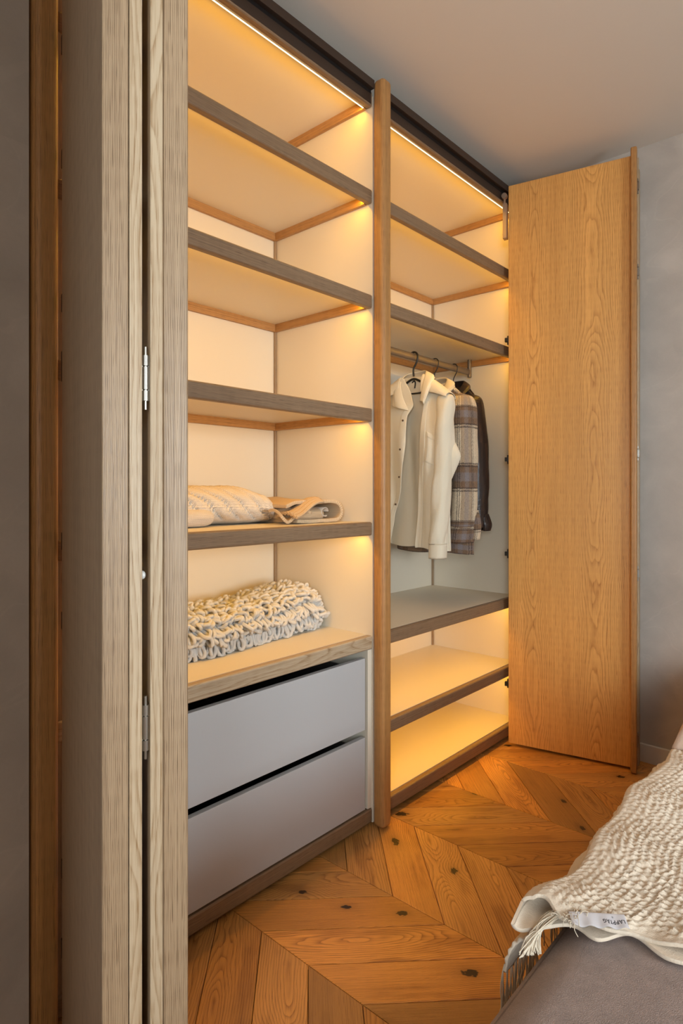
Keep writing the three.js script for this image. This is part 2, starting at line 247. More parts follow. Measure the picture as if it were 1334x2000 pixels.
// ---------------------------------------------------------------- room shell
const CEIL = 2.553, XR = 2.745, ZB = WIN.z, ZF = 0.035;
struct('ceiling', box(XL - WIN2.deep, XR + 0.1, CEIL, CEIL + 0.12, -0.7, ZB + WIN.deep, 0, 'x'), M.ceiling);
struct('wall_right', box(XR, XR + 0.12, 0.0, CEIL, -0.6, ZB, 0, 'y', 2, [0.3, 0.2]), M.plaster);
struct('wall_left', merge(box(XL - WIN2.deep, XL, 0, CEIL, -0.6, WIN2.z0, 0), box(XL - WIN2.deep, XL, 0, CEIL, WIN2.z1, ZB + WIN.deep, 0), box(XL - WIN2.deep, XL, 0, WIN2.y0, WIN2.z0, WIN2.z1, 0), box(XL - WIN2.deep, XL, WIN2.y1, CEIL, WIN2.z0, WIN2.z1, 0)), M.plaster);
struct('added_shade_wall', box(-0.42, -0.3, 0.0, CEIL, ZF, 1.12, 0, 'y'), M.plaster);   // added unseen wall that keeps side light off the left front wall
{ const w = new THREE.Group(); w.name = 'added_window_2'; w.userData.kind = 'structure'; scene.add(w); const f = 0.05, xa = XL - WIN2.deep + 0.04, xb = XL - WIN2.deep + 0.09;  // added unseen window that goes with the side fill light
  part(w, 'window_frame', merge(box(xa, xb, WIN2.y0, WIN2.y1, WIN2.z0, WIN2.z0 + f), box(xa, xb, WIN2.y0, WIN2.y1, WIN2.z1 - f, WIN2.z1), box(xa, xb, WIN2.y0, WIN2.y0 + f, WIN2.z0 + f, WIN2.z1 - f, 0.002, 'z'), box(xa, xb, WIN2.y1 - f, WIN2.y1, WIN2.z0 + f, WIN2.z1 - f, 0.002, 'z')), M.baseboard);
  part(w, 'window_pane', box(xa + 0.02, xa + 0.026, WIN2.y0 + f, WIN2.y1 - f, WIN2.z0 + f, WIN2.z1 - f, 0), M.glass); }
struct('wall_front', box(XL, 0.4895, 0.0, CEIL, -0.6, ZF, 0, 'y', 2, [0.9, 0.4]), M.plaster);
struct('wall_rear', box(0.44, XR, 0.0, CEIL, -0.64, -0.55, 0, 'y'), M.plaster);
{ // wall with the window, behind the camera
  const z0 = ZB, z1 = ZB + WIN.deep;
  struct('wall_back', merge(box(XL, WIN.x0, 0, CEIL, z0, z1, 0), box(WIN.x1, XR + 0.1, 0, CEIL, z0, z1, 0), box(WIN.x0, WIN.x1, 0, WIN.y0, z0, z1, 0), box(WIN.x0, WIN.x1, WIN.y1, CEIL, z0, z1, 0)), M.plaster);
  const w = new THREE.Group(); w.name = 'window_1'; w.userData.kind = 'structure'; scene.add(w);
  const xm = (WIN.x0 + WIN.x1) / 2, f = 0.05, za = z1 - 0.12, zb = z1 - 0.06;
  part(w, 'window_frame', merge(box(WIN.x0, WIN.x0 + f, WIN.y0, WIN.y1, za, zb), box(WIN.x1 - f, WIN.x1, WIN.y0, WIN.y1, za, zb), box(xm - f / 2, xm + f / 2, WIN.y0 + f, WIN.y1 - f, za, zb), box(WIN.x0 + f, WIN.x1 - f, WIN.y0, WIN.y0 + f, za, zb, 0.002, 'x'), box(WIN.x0 + f, WIN.x1 - f, WIN.y1 - f, WIN.y1, za, zb, 0.002, 'x')), M.baseboard);
  for (const [a, b] of [[WIN.x0 + f, xm - f / 2], [xm + f / 2, WIN.x1 - f]]) part(w, 'window_pane', box(a, b, WIN.y0 + f, WIN.y1 - f, z1 - 0.095, z1 - 0.089, 0), M.glass);
}
{ const b = struct('baseboard_right', box(XR - 0.014, XR, 0.0, 0.075, 0.06, ZB, 0.003, 'z'), M.baseboard); b.userData.label = 'white baseboard'; }

// ---------------------------------------------------------------- chevron oak floor: every plank its own piece
{
  const floor = new THREE.Group(); floor.name = 'floor'; floor.userData.kind = 'structure'; scene.add(floor);
  part(floor, 'subfloor', box(XL - WIN2.deep, XR + 0.1, -0.12, -0.012, -0.62, ZB + WIN.deep, 0, 'x'), M.subfloor);
  const C = 0.3328, PZ = 0.1677, X0 = 1.031, gap = 0.0008, cache = new Map(), pr = rng(23);
  const zmin = -0.12, zmax = ZB;
  const clip = (poly, f) => { const o = []; for (let i = 0; i < poly.length; i++) { const a = poly[i], b = poly[(i + 1) % poly.length], fa = f(a), fb = f(b); if (fa >= 0) o.push(a); if ((fa >= 0) !== (fb >= 0)) { const t = fa / (fa - fb); o.push([a[0] + (b[0] - a[0]) * t, a[1] + (b[1] - a[1]) * t]); } } return o; };
  function plank(poly, board, dirU, shift) {       // poly: x,z ring; dirU: unit along the board
    const c = poly.reduce((s, p) => [s[0] + p[0] / poly.length, s[1] + p[1] / poly.length], [0, 0]);
    const inset = (d) => { const n = poly.length, out = []; for (let i = 0; i < n; i++) { const a = poly[(i + n - 1) % n], b = poly[i], e = poly[(i + 1) % n]; const n1 = [-(b[1] - a[1]), b[0] - a[0]], n2 = [-(e[1] - b[1]), e[0] - b[0]], l1 = Math.hypot(...n1), l2 = Math.hypot(...n2); let sx = n1[0] / l1 + n2[0] / l2, sy = n1[1] / l1 + n2[1] / l2; const k = d / Math.max(0.25, (1 + (n1[0] * n2[0] + n1[1] * n2[1]) / (l1 * l2)));
      const sg = ((c[0] - b[0]) * sx + (c[1] - b[1]) * sy) > 0 ? 1 : -1; out.push([b[0] + sx * k * sg, b[1] + sy * k * sg]); } return out; };
    const rings = [[inset(gap), -0.012], [inset(gap), -0.0009], [inset(gap + 0.0016), 0]], pos = [], uv = [], idx = [], n = poly.length;
    const col = board % 2, row = Math.floor(board / 2), UV = (p) => { const u = ((p[0] - c[0]) * dirU[0] + (p[1] - c[1]) * dirU[1]) + 0.31 + shift, v = (-(p[0] - c[0]) * dirU[1] + (p[1] - c[1]) * dirU[0]) + 0.065; return [(col + clamp(u / 0.62, 0.004, 0.996)) / 2, (row + clamp(v / 0.13, 0.01, 0.99)) / 8]; };
    const area = poly.reduce((s, p, i) => { const q = poly[(i + 1) % n]; return s + p[0] * q[1] - q[0] * p[1]; }, 0), flip = area < 0;
    const tri = (a, b, d) => flip ? idx.push(a, b, d) : idx.push(a, d, b);
    const push = (p, y) => { pos.push(p[0], y, p[1]); uv.push(...UV(p)); return pos.length / 3 - 1; };
    for (let r = 0; r < 2; r++) for (let i = 0; i < n; i++) { const j = (i + 1) % n, A = push(rings[r][0][i], rings[r][1]), B = push(rings[r][0][j], rings[r][1]), D = push(rings[r + 1][0][j], rings[r + 1][1]), E = push(rings[r + 1][0][i], rings[r + 1][1]); tri(A, D, B); tri(A, E, D); }
    const top = rings[2][0].map((p) => push(p, 0)); for (let i = 1; i < n - 1; i++) tri(top[0], top[i], top[i + 1]);
    const g = new THREE.BufferGeometry(); g.setAttribute('position', new THREE.Float32BufferAttribute(pos, 3)); g.setAttribute('uv', new THREE.Float32BufferAttribute(uv, 2)); g.setIndex(idx); const q = g.toNonIndexed(); q.computeVertexNormals(); return q;
  }
  let last = -1;
  for (let i = -7; i <= 5; i++) {
    const xa = X0 + C * i, xb = xa + C, up = ((i % 2) + 2) % 2 === 0 ? 1 : -1;       // even columns climb toward +z
    for (let k = -4; k < 24; k++) {
      const z = 0.101 + PZ * k + (up > 0 ? 0 : C), za = z, zb = z + up * C;
      let poly = [[xa, za], [xb, zb], [xb, zb + PZ], [xa, za + PZ]];
      poly = clip(poly, (p) => p[1] - zmin); poly = clip(poly, (p) => zmax - p[1]); poly = clip(poly, (p) => p[0] - XL); poly = clip(poly, (p) => XR - p[0]);
      if (poly.length < 3) continue;
      const a = Math.abs(poly.reduce((s, p, q) => { const w = poly[(q + 1) % poly.length]; return s + p[0] * w[1] - w[0] * p[1]; }, 0)) / 2; if (a < 0.0008) continue;
      let b = Math.floor(pr() * 16); if (b === last) b = (b + 5) % 16; last = b;
      const flip = pr() < 0.5 ? 1 : -1, d = [Math.SQRT1_2 * flip, Math.SQRT1_2 * up * flip];
      part(floor, 'plank', plank(poly, b, d, (pr() - 0.5) * 0.1), M.oak);
    }
  }
}

// ---------------------------------------------------------------- wardrobe
const DEPTH = 0.485, BAYS = [[0.56, 1.603], [1.643, 2.69]], TOPY = 2.413;
const wardrobe = thing('wardrobe', 'tall built-in ash wardrobe with lit open shelves, drawers and folded doors along the wall', 'wardrobe');
function post(x0, x1, z1) { part(wardrobe, 'post', box(x0, x1, 0.003, 2.491, 0.002, z1, 0.016, 'y', 4, [x0 * 0.7, 0]), M.ashWarmLit); }
post(0.494, 0.545, 0.05); post(1.598, 1.648, 0.049); post(2.692, 2.74, 0.05);
for (const [x0, x1] of [[0.546, 0.56], [1.603, 1.622], [1.624, 1.643], [2.69, 2.709]]) part(wardrobe, 'side_panel', box(x0, x1, 0.012, TOPY + 0.03, -DEPTH - 0.01, 0.0, 0.001), M.white);
for (const [x0, x1] of BAYS) {
  part(wardrobe, 'back_panel', box(x0, x1, 0.012, TOPY + 0.03, -DEPTH - 0.012, -DEPTH, 0.0), M.white);
  for (const s of [0, 1]) part(wardrobe, 'corner_bead', box(s ? x1 - 0.010 : x0, s ? x1 : x0 + 0.010, 0.05, TOPY, -DEPTH, -DEPTH + 0.010, 0.002), M.ash);
}
// one framed shelf: wooden front edge and rails round a white panel, with a light strip behind the front edge
function shelf(x0, x1, yb, { th = 0.045, led = 1, top = false, name = 'shelf', front = M.ashFrontShaded, off } = {}) {
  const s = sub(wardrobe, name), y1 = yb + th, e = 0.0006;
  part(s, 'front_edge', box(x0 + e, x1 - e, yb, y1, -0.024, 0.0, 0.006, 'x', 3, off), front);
  for (const k of [0, 1]) part(s, 'side_rail', box(k ? x1 - 0.014 : x0, k ? x1 : x0 + 0.014, yb + 0.001, y1 - 0.005, -DEPTH + 0.014, -0.026, 0.002, 'z'), M.ashRailLit);
  part(s, 'back_rail', box(x0, x1, yb + 0.001, y1 - 0.005, -DEPTH, -DEPTH + 0.014, 0.002, 'x'), M.ashRailLit);
  part(s, 'shelf_panel', box(x0 + 0.0003, x1 - 0.0003, yb + 0.029, y1 - 0.0006, -DEPTH, -0.0245, 0.0), M.white);
  if (!led) return s;
  const yl = yb + (top ? 0.004 : 0.017), zl = top ? -0.031 : -0.030, a = (top ? 43 : 30) * Math.PI / 180, L = x1 - x0 - 0.03;
  const n = V(0, -Math.cos(a), -Math.sin(a));
  const strip = part(s, 'light_strip', new RoundedBoxGeometry(L, 0.003, LED_W, 1, 0.0008), M.led, 'glowing warm white light strip');
  strip.position.set((x0 + x1) / 2, yl, zl); strip.rotation.x = -Math.PI / 2 + (Math.PI / 2 - a) * -1 + Math.PI; strip.castShadow = false;
  strip.quaternion.setFromUnitVectors(V(0, -1, 0), n);
  part(s, 'light_channel', box(x0 + 0.014, x1 - 0.014, yl + 0.006, yb + 0.0288, -0.034, -0.0246, 0.001, 'x'), M.trackDark);
  const l = new THREE.RectAreaLight(LED_COLOR, LED * led, L, LED_W); l.name = 'led_light';
  l.position.set((x0 + x1) / 2, yl, zl).addScaledVector(n, 0.0035); l.lookAt(l.position.clone().add(n)); s.add(l);
  return s;
}
const [B1, B2] = BAYS;
shelf(B1[0], B1[1], TOPY - 0.006, { th: 0.05, top: true, name: 'top_frame' });
shelf(B2[0], B2[1], TOPY - 0.006, { th: 0.05, top: true, name: 'top_frame' });
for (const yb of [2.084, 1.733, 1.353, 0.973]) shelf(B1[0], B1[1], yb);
shelf(B1[0], B1[1], 0.593, { led: 0, front: M.ashPale, off: [-0.595, 0.2] });
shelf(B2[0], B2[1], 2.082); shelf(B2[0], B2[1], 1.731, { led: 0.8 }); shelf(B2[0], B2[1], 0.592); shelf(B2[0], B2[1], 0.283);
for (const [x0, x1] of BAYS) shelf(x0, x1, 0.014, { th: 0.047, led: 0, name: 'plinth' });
part(wardrobe, 'added_gap_strip', box(0.5605, 0.572, 0.062, 2.40, -0.022, -0.004, 0.001), M.ash);  // added strip that dims and warms the glow seen through the door gap
part(wardrobe, 'toe_board', box(B1[0], B2[1], 0.0, 0.016, -0.12, -0.10, 0, 'x'), M.hidden);
for (const [x0, x1] of [[0.54, 1.594], [1.652, 2.69]]) {   // running track for the folding doors
  const t = sub(wardrobe, 'track');
  part(t, 'track_profile', merge(box(x0, x1, 2.413, 2.446, -0.03, 0.001, 0.001, 'x'), box(x0, x1, 2.457, 2.485, -0.03, 0.016, 0.0015, 'x')), M.track);
  part(t, 'track_slot', box(x0, x1, 2.445, 2.458, -0.03, 0.0008, 0, 'x'), M.trackDark);
}
{ // two drawers in their white carcass under the lowest shelf of the near bay
  const c = sub(wardrobe, 'drawer_carcass');
  part(c, 'carcass_side', box(1.5825, 1.6025, 0.0625, 0.592, -0.40, -0.004, 0.001), M.white);
  part(c, 'carcass_side', box(0.5605, 0.578, 0.0625, 0.592, -0.40, -0.004, 0.001), M.drawer);
  for (const [y0, y1] of [[0.067, 0.3055], [0.3305, 0.568]]) {
    const d = sub(wardrobe, 'drawer');
    part(d, 'drawer_front', box(0.581, 1.569, y0, y1, -0.022, -0.004, 0.0012, 'x'), M.drawer);
    part(d, 'drawer_box', merge(box(0.60, 0.614, y0 + 0.02, y1 - 0.035, -0.39, -0.023, 0.001), box(1.542, 1.556, y0 + 0.02, y1 - 0.035, -0.39, -0.023, 0.001), box(0.614, 1.542, y0 + 0.02, y1 - 0.035, -0.39, -0.376, 0.001), box(0.614, 1.542, y0 + 0.02, y0 + 0.03, -0.376, -0.023, 0.001), box(1.06, 1.072, y0 + 0.03, y1 - 0.05, -0.376, -0.023, 0.001)), M.hidden);
  }
}
{ // clothes rail under the second shelf of the far bay
  const r = sub(wardrobe, 'clothes_rail'), y = 1.699, z = -0.24, sh = new THREE.Shape(); sh.absellipse(0, 0, 0.0075, 0.0155, 0, Math.PI * 2);
  const g = new THREE.ExtrudeGeometry(sh, { depth: 0.93, bevelEnabled: false, curveSegments: 20 }); g.rotateY(Math.PI / 2); g.translate(1.71, y, z);
  part(r, 'rail_tube', g, M.rail);
  for (const x of [1.705, 2.643]) part(r, 'rail_bracket', cyl(V(x, 1.675, z), V(x, 1.7595, z), 0.0095, 20), M.rail);
}

// folding doors: local x across the pair, local z along the leaf, origin at the knuckle end of the outer leaf face
function hingeGeo(h = 0.062, r = 0.0042) {
  const a = h / 2; return merge(cyl(V(0, -a, 0), V(0, -a + 0.014, 0), r + 0.0003, 16), cyl(V(0, -a + 0.0155, 0), V(0, a - 0.0155, 0), r, 16), cyl(V(0, a - 0.014, 0), V(0, a, 0), r + 0.0003, 16), cyl(V(0, -a - 0.012, 0), V(0, a + 0.012, 0), r * 0.5, 10), box(-0.0055, -0.0035, -a, a, -0.03, 0.0, 0.0005), box(0.0035, 0.0055, -a, a, -0.03, 0.0, 0.0005));
}
// near pair: outer leaf faces the camera side, both edges toward the room
{
  const d = sub(wardrobe, 'folding_door', [0.392, 0, 0.525]), LEN = 0.49; d.rotation.y = -18 * Math.PI / 180;      // local +x runs across the edges, local -z back to the post
  part(d, 'leaf', box(0.0, 0.0345, 0.003, 2.49, -LEN, 0.0, 0.003, 'y', 2, [0.02, 0]), M.ash);
  part(d, 'leaf', box(0.035, 0.0522, 0.01, 2.472, -LEN, 0.0, 0.0015, 'y', 2, [-0.052, 0]), M.ashPale);
  const inner = part(d, 'leaf', box(0.0, 0.0172, 0.01, 2.472, -0.488, 0.0, 0.0015, 'y', 2, [0.046, 0]), M.ashPale); inner.position.set(0.0624, 0, 0); inner.rotation.y = -0.1;
  part(d, 'edge_bar', box(0.0802, 0.1158, 0.003, 2.49, -0.026, 0.0, 0.004, 'y', 3, [0.066, 0]), M.ash);
  for (const y of [1.275, 0.797, 2.2, 0.25]) { const h = part(d, 'hinge', hingeGeo(), M.steel); h.position.set(0.0573, y, -0.004); }
  const b = part(d, 'bumper', new THREE.SphereGeometry(0.006, 16, 12), M.bumper, 'white round bumper'); b.scale.set(0.8, 1, 1); b.position.set(0.0545, 1.005, -0.012);
  for (const y of [2.45, 2.28, 2.02, 1.79, 1.5, 1.385, 1.36, 1.02, 0.86, 0.36, 0.2]) { const h = part(d, 'hinge', box(-0.0125, 0.012, y - 0.018, y + 0.018, -LEN - 0.012, -LEN + 0.001, 0.002), M.black, 'dark pivot hinge'); h.position.x = 0.012; }
}
// far pair: the broad veneered leaf faces the open bay
{
  const A = V(2.515, 0, 0.03), B = V(2.62, 0, 0.525), dir = B.clone().sub(A), LEN = dir.length(), lean = Math.atan2(dir.x, dir.z);
  const d = sub(wardrobe, 'folding_door', [B.x, 0, B.z]); d.rotation.y = lean;      // local z along the leaf toward the room, local -x toward the opening
  part(d, 'leaf', box(0.0, 0.0175, 0.012, 2.468, -LEN, 0.0, 0.0015, 'y', 2, [LEN, 0.0]), M.veneer);
  part(d, 'edge_bar', box(-0.035, -0.0005, 0.003, 2.487, -0.014, 0.009, 0.006, 'y', 3, [0.04, 0]), M.ashWarmLit);
  part(d, 'leaf', box(0.0275, 0.045, 0.012, 2.468, -LEN + 0.02, 0.011, 0.0015, 'y', 2, [0.02, 0]), M.ashPale);
  part(d, 'edge_bar', box(0.0455, 0.072, 0.012, 2.43, -0.02, 0.013, 0.003, 'y', 3, [0.1, 0]), M.ash);
  for (const y of [2.35, 2.006, 1.274, 0.79, 0.121]) { const h = part(d, 'hinge', merge(box(0.018, 0.027, y - 0.016, y + 0.016, -0.01, 0.014, 0.001), box(0.018, 0.027, y + 0.018, y + 0.03, -0.01, 0.0115, 0.001), box(0.018, 0.027, y - 0.03, y - 0.018, -0.01, 0.0115, 0.001)), M.steel); }
  for (const y of [1.79, 1.262, 0.845, 0.27]) part(d, 'hinge', merge(box(-0.004, 0.012, y - 0.009, y + 0.009, -LEN - 0.016, -LEN - 0.0005, 0.001), box(0.006, 0.016, y - 0.02, y + 0.02, -LEN - 0.008, -LEN - 0.0005, 0.002)), M.black, 'dark concealed hinge');
  const rb = part(d, 'roller_bracket', merge(box(-0.016, 0.012, 2.235, 2.39, -LEN - 0.022, -LEN - 0.004, 0.002), cyl(V(-0.006, 2.31, -LEN - 0.0215), V(-0.006, 2.31, -LEN - 0.0235), 0.004), box(-0.008, 0.004, 2.388, 2.43, -LEN - 0.02, -LEN - 0.012, 0.002), cyl(V(-0.014, 2.425, -LEN - 0.016), V(0.004, 2.425, -LEN - 0.016), 0.012, 20)), M.aluminium, 'brushed metal roller bracket with screws');
  for (const [x, y] of [[-0.008, 2.38], [0.002, 2.35], [-0.008, 2.255]]) { const s = part(d, 'screw', cyl(V(x, y, -LEN - 0.0222), V(x, y, -LEN - 0.0236), 0.003), M.steel); }
}

// ---------------------------------------------------------------- clothes on the rail
// garments are built facing +z with the shoulder line along x, then turned so that they face along the rail toward the near bay
const pw = (tbl) => (y) => { if (y >= tbl[0][0]) return tbl[0][1]; for (let i = 1; i < tbl.length; i++) if (y >= tbl[i][0]) { const [a, b] = [tbl[i - 1], tbl[i]], t = (a[0] - y) / (a[0] - b[0]); return lerp(a[1], b[1], t * t * (3 - 2 * t) * 0.5 + t * 0.5); } return tbl[tbl.length - 1][1]; };
const RAILZ = -0.24, RAILY = 1.699;
function hang(name, label, category, x, group, twist = 0) { const g = thing(name, label, category, [x, 0, RAILZ], group); g.rotation.y = -Math.PI / 2 + twist; return g; }
function hanger(x, label, r, tilt = 0) {
  const g = hang('clothes_hanger', label, 'hanger', x, 'black hangers on the clothes rail', tilt);
  const top = RAILY + 0.0158 + r;
  part(g, 'hook', tube([V(0, 1.615, 0), V(0.0, 1.648, 0), V(0.009, 1.664, 0), V(0.0185, 1.684, 0), V(0.0195, 1.704, 0), V(0.011, top - 0.003, 0), V(0, top, 0), V(-0.012, top - 0.004, 0), V(-0.0185, 1.703, 0), V(-0.0165, 1.691, 0)], r, 48, 10), M.black);
  part(g, 'shoulder_bar', merge(tube([V(-0.165, 1.488, 0), V(-0.1, 1.545, 0), V(-0.03, 1.592, 0), V(0, 1.604, 0), V(0.03, 1.592, 0), V(0.1, 1.545, 0), V(0.15, 1.497, 0)], 0.0048, 40, 10), tube([V(-0.1, 1.542, 0), V(0, 1.541, 0), V(0.1, 1.542, 0)], 0.0035, 10, 8)), M.black);
  return g;
}
hanger(2.177, 'black hanger with the thickest hook, holding the cream overshirt', 0.0042, 0.12);
hanger(2.339, 'black thin-hook hanger holding the checked wool jacket', 0.0024, 0.05);
hanger(2.499, 'black thin-hook hanger holding the brown leather jacket', 0.0024, -0.03);

function bodySheet(o, side, sRange, nu, nv, seed) {     // side +1 front, -1 back
  const yTop = (x) => { const a = Math.abs(x); return a < o.neck ? o.yNeck - (side > 0 ? 0.012 : 0) * (1 - a / o.neck) : lerp(o.yNeck, o.yTip, Math.pow((a - o.neck) / (o.tip - o.neck), 1.15)); };
  return (u, v) => {
    const t = v, yApprox = lerp(o.yNeck - 0.04, o.yHem, t), [a, b] = sRange(yApprox), W = t < 0.05 ? o.tip : o.w(yApprox);
    let x = lerp(a === null ? -W : a, b === null ? W : b, u); const xt = clamp(x, -o.tip, o.tip);
    let y = lerp(yTop(xt), o.yHem + (o.hem ? o.hem(x, side) : 0), t);
    const s = clamp(x / W, -1, 1), prof = Math.pow(Math.max(0, 1 - Math.pow(Math.abs(s), 2.6)), 0.55);
    const dz = (side > 0 ? lerp(0.012, o.front, sm(0, 0.35, t)) : -lerp(0.012, o.back, sm(0, 0.3, t))) * prof;
    const fold = o.fold * sm(0.06, 0.5, t) * (Math.sin(x * o.ff + 2.2 * fbm(y * 2.2, seed, 2, seed) + side) * 0.6 + (fbm(x * 11, y * 2.4, 3, seed) - 0.5) * 1.6) * (0.4 + 0.6 * prof);
    return V(x, y, dz + fold + side * 0.0005 + (o.bias || 0) * t);
  };
}
function sleeve(c, o) {                                  // rings down a path: [x, y, z, half width x, half width z]
  const rings = [], N = o.n || 40, K = 28;
  for (let j = 0; j <= N; j++) {
    const f = j / N * (c.length - 1), i = Math.min(c.length - 2, Math.floor(f)), t = f - i, q = (k) => { const p0 = c[Math.max(0, i - 1)][k], p1 = c[i][k], p2 = c[i + 1][k], p3 = c[Math.min(c.length - 1, i + 2)][k]; return 0.5 * (2 * p1 + (p2 - p0) * t + (2 * p0 - 5 * p1 + 4 * p2 - p3) * t * t + (3 * p1 - p0 - 3 * p2 + p3) * t * t * t); };
    const ring = [], [x, y, z, a, b] = [0, 1, 2, 3, 4].map(q);
    for (let k = 0; k < K; k++) {
      const th = k / K * Math.PI * 2, cs = Math.cos(th), sn = Math.sin(th), e = 2 / 2.4, w = 1 + o.wr * ((fbm(th * 1.4 + 7, y * 9, 3, o.seed) - 0.5) + 0.55 * Math.sin(y * (o.wf || 60) + th * 2 + 3 * vn(y * 8, th, o.seed + 2)) * (vn(y * 6, 3, o.seed) > 0.45 ? 0.4 : 0.1));
      ring.push(V(x + Math.sign(cs) * Math.pow(Math.abs(cs), e) * a * w, y + (o.slant || 0) * cs * sm(0.8, 1, j / N), z + Math.sign(sn) * Math.pow(Math.abs(sn), e) * b * w));
    }
    rings.push(ring);
  }
  return rings;
}
function collarSheet(inner, outer, bulge, nu = 46, nv = 12, th = 0.0035) {
  const A = new THREE.CatmullRomCurve3(inner.map((p) => V(...p))), B = new THREE.CatmullRomCurve3(outer.map((p) => V(...p)));
  return sheet((u, v) => { const a = A.getPoint(u), b = B.getPoint(u), p = a.lerp(b, v), n = V(p.x, 0, p.z + 0.01).normalize(); return p.addScaledVector(n, bulge * Math.sin(Math.PI * Math.min(1, v * 1.1)) + 0.004); }, nu, nv, th, [0.4, 0.08]);
}
{ // cream overshirt, open down the front
  const g = hang('overshirt', 'cream fleece overshirt hanging open, frontmost on the clothes rail', 'shirt', 2.177, undefined, 0.12);
  const o = { neck: 0.062, yNeck: 1.612, tip: 0.178, yTip: 1.515, yHem: 0.885, front: 0.05, back: 0.035, fold: 0.019, ff: 52, w: pw([[1.52, 0.178], [1.43, 0.165], [1.3, 0.218], [1.18, 0.168], [1.0, 0.168], [0.88, 0.17]]), hem: (x, s) => (s > 0 ? -0.006 : 0.0) + 0.006 * Math.sin(x * 30) };
  const nearE = pw([[1.6, 0.06], [1.48, 0.066], [1.27, 0.055], [1.07, 0.046], [0.88, 0.033]]), farE = pw([[1.6, -0.055], [1.5, 0.004], [1.46, 0.016], [1.42, -0.008], [1.32, -0.008], [1.12, -0.032], [1.02, -0.07], [0.9, -0.09]]);
  part(g, 'back_panel', sheet(bodySheet(o, -1, () => [null, null], 60, 70, 5), 60, 70, 0.003, [0.4, 0.75]), M.cream);
  part(g, 'front_panel', sheet(bodySheet(o, 1, (y) => [nearE(y), null], 40, 70, 8), 36, 70, 0.003, [0.2, 0.75]), M.cream);
  part(g, 'front_panel', sheet(bodySheet(o, 1, (y) => [null, farE(y)], 40, 70, 12), 36, 70, 0.003, [0.2, 0.75]), M.cream);
  const fn = bodySheet(o, 1, (y) => [nearE(y), null], 40, 70, 8), ff = bodySheet(o, 1, (y) => [null, farE(y)], 40, 70, 12);
  part(g, 'placket', sheet((u, v) => { const p = fn(u * 0.19, 0.14 + v * 0.855); p.z += 0.0032; return p; }, 6, 60, 0.0025, [0.03, 0.6]), M.cream);
  part(g, 'placket', sheet((u, v) => { const p = ff(1 - u * 0.19, 0.14 + v * 0.855); p.z += 0.0032; return p; }, 6, 60, 0.0025, [0.03, 0.6]), M.cream);
  part(g, 'chest_pocket', sheet((u, v) => { const p = fn(0.26 + u * 0.5, 0.315 + v * 0.175); p.z += 0.0038; return p; }, 12, 14, 0.0028, [0.08, 0.12]), M.cream);
  part(g, 'pocket_hem', sheet((u, v) => { const p = fn(0.26 + u * 0.5, 0.313 + v * 0.03); p.z += 0.0052; return p; }, 12, 3, 0.003, [0.08, 0.02]), M.cream);
  for (const v of [0.25, 0.42, 0.58, 0.74]) { const p = ff(0.9, v), b = part(g, 'snap_button', new THREE.SphereGeometry(0.0045, 14, 10), M.snap); b.scale.z = 0.5; b.position.set(p.x, p.y, p.z + 0.006); }
  for (const s of [1, -1]) {
    const x = s > 0 ? 0.158 : -0.165, c = [[x - s * 0.002, 1.52, 0.008, 0.024, 0.02], [x, 1.507, 0.012, 0.031, 0.036], [x + s * 0.001, 1.45, 0.02, 0.034, 0.045], [x + s * 0.001, 1.3, 0.03, 0.033, 0.046], [x - s * 0.006, 1.12, 0.042, 0.034, 0.044], [x - s * 0.014, 0.96, 0.05, 0.034, 0.042], [x - s * 0.016, 0.905, 0.052, 0.033, 0.038]];
    part(g, 'sleeve', loft(sleeve(c, { wr: 0.26, seed: 31 + s, wf: 30 }), [0.24, 0.6]), M.cream);
    part(g, 'cuff', loft(sleeve([[x - s * 0.016, 0.908, 0.052, 0.035, 0.04], [x - s * 0.017, 0.875, 0.053, 0.0355, 0.04], [x - s * 0.018, 0.846, 0.054, 0.034, 0.039]], { wr: 0.05, seed: 35, n: 6 }), [0.2, 0.06]), M.cream);
  }
  for (const s of [1, -1]) part(g, 'yoke', sheet((u, v) => { const w = v * 2 - 1, x = lerp(0.05, 0.178, u), yt = lerp(1.617, 1.529, Math.pow(u, 1.15)); return V(s * x - (s < 0 ? 0.006 : 0), yt - Math.abs(w) * Math.abs(w) * lerp(0.075, 0.02, u) - 0.004 * u * u * u, Math.sin(w * 1.45) * lerp(0.03, 0.042, sm(0.2, 0.9, u)) + 0.009 * u + 0.004 * Math.sign(w)); }, 20, 20, 0.003, [0.14, 0.12]), M.cream);
  part(g, 'collar', collarSheet([[0.006, 1.462, 0.05], [-0.03, 1.53, 0.036], [-0.05, 1.6, 0.012], [-0.04, 1.634, -0.024], [0, 1.642, -0.036], [0.04, 1.64, -0.024], [0.058, 1.612, 0.014], [0.06, 1.56, 0.04], [0.056, 1.5, 0.052]],
    [[-0.072, 1.488, 0.05], [-0.078, 1.53, 0.036], [-0.082, 1.58, 0.006], [-0.07, 1.6, -0.038], [0, 1.602, -0.05], [0.075, 1.602, -0.036], [0.1, 1.596, 0.008], [0.096, 1.55, 0.042], [0.078, 1.482, 0.058]], 0.012), M.cream);
  part(g, 'neck_tab', tube([V(-0.012, 1.59, -0.01), V(-0.002, 1.597, -0.008), V(0.004, 1.59, -0.007), V(0.002, 1.565, -0.006)], 0.003, 14, 6), M.black, 'small black neck loop');
}
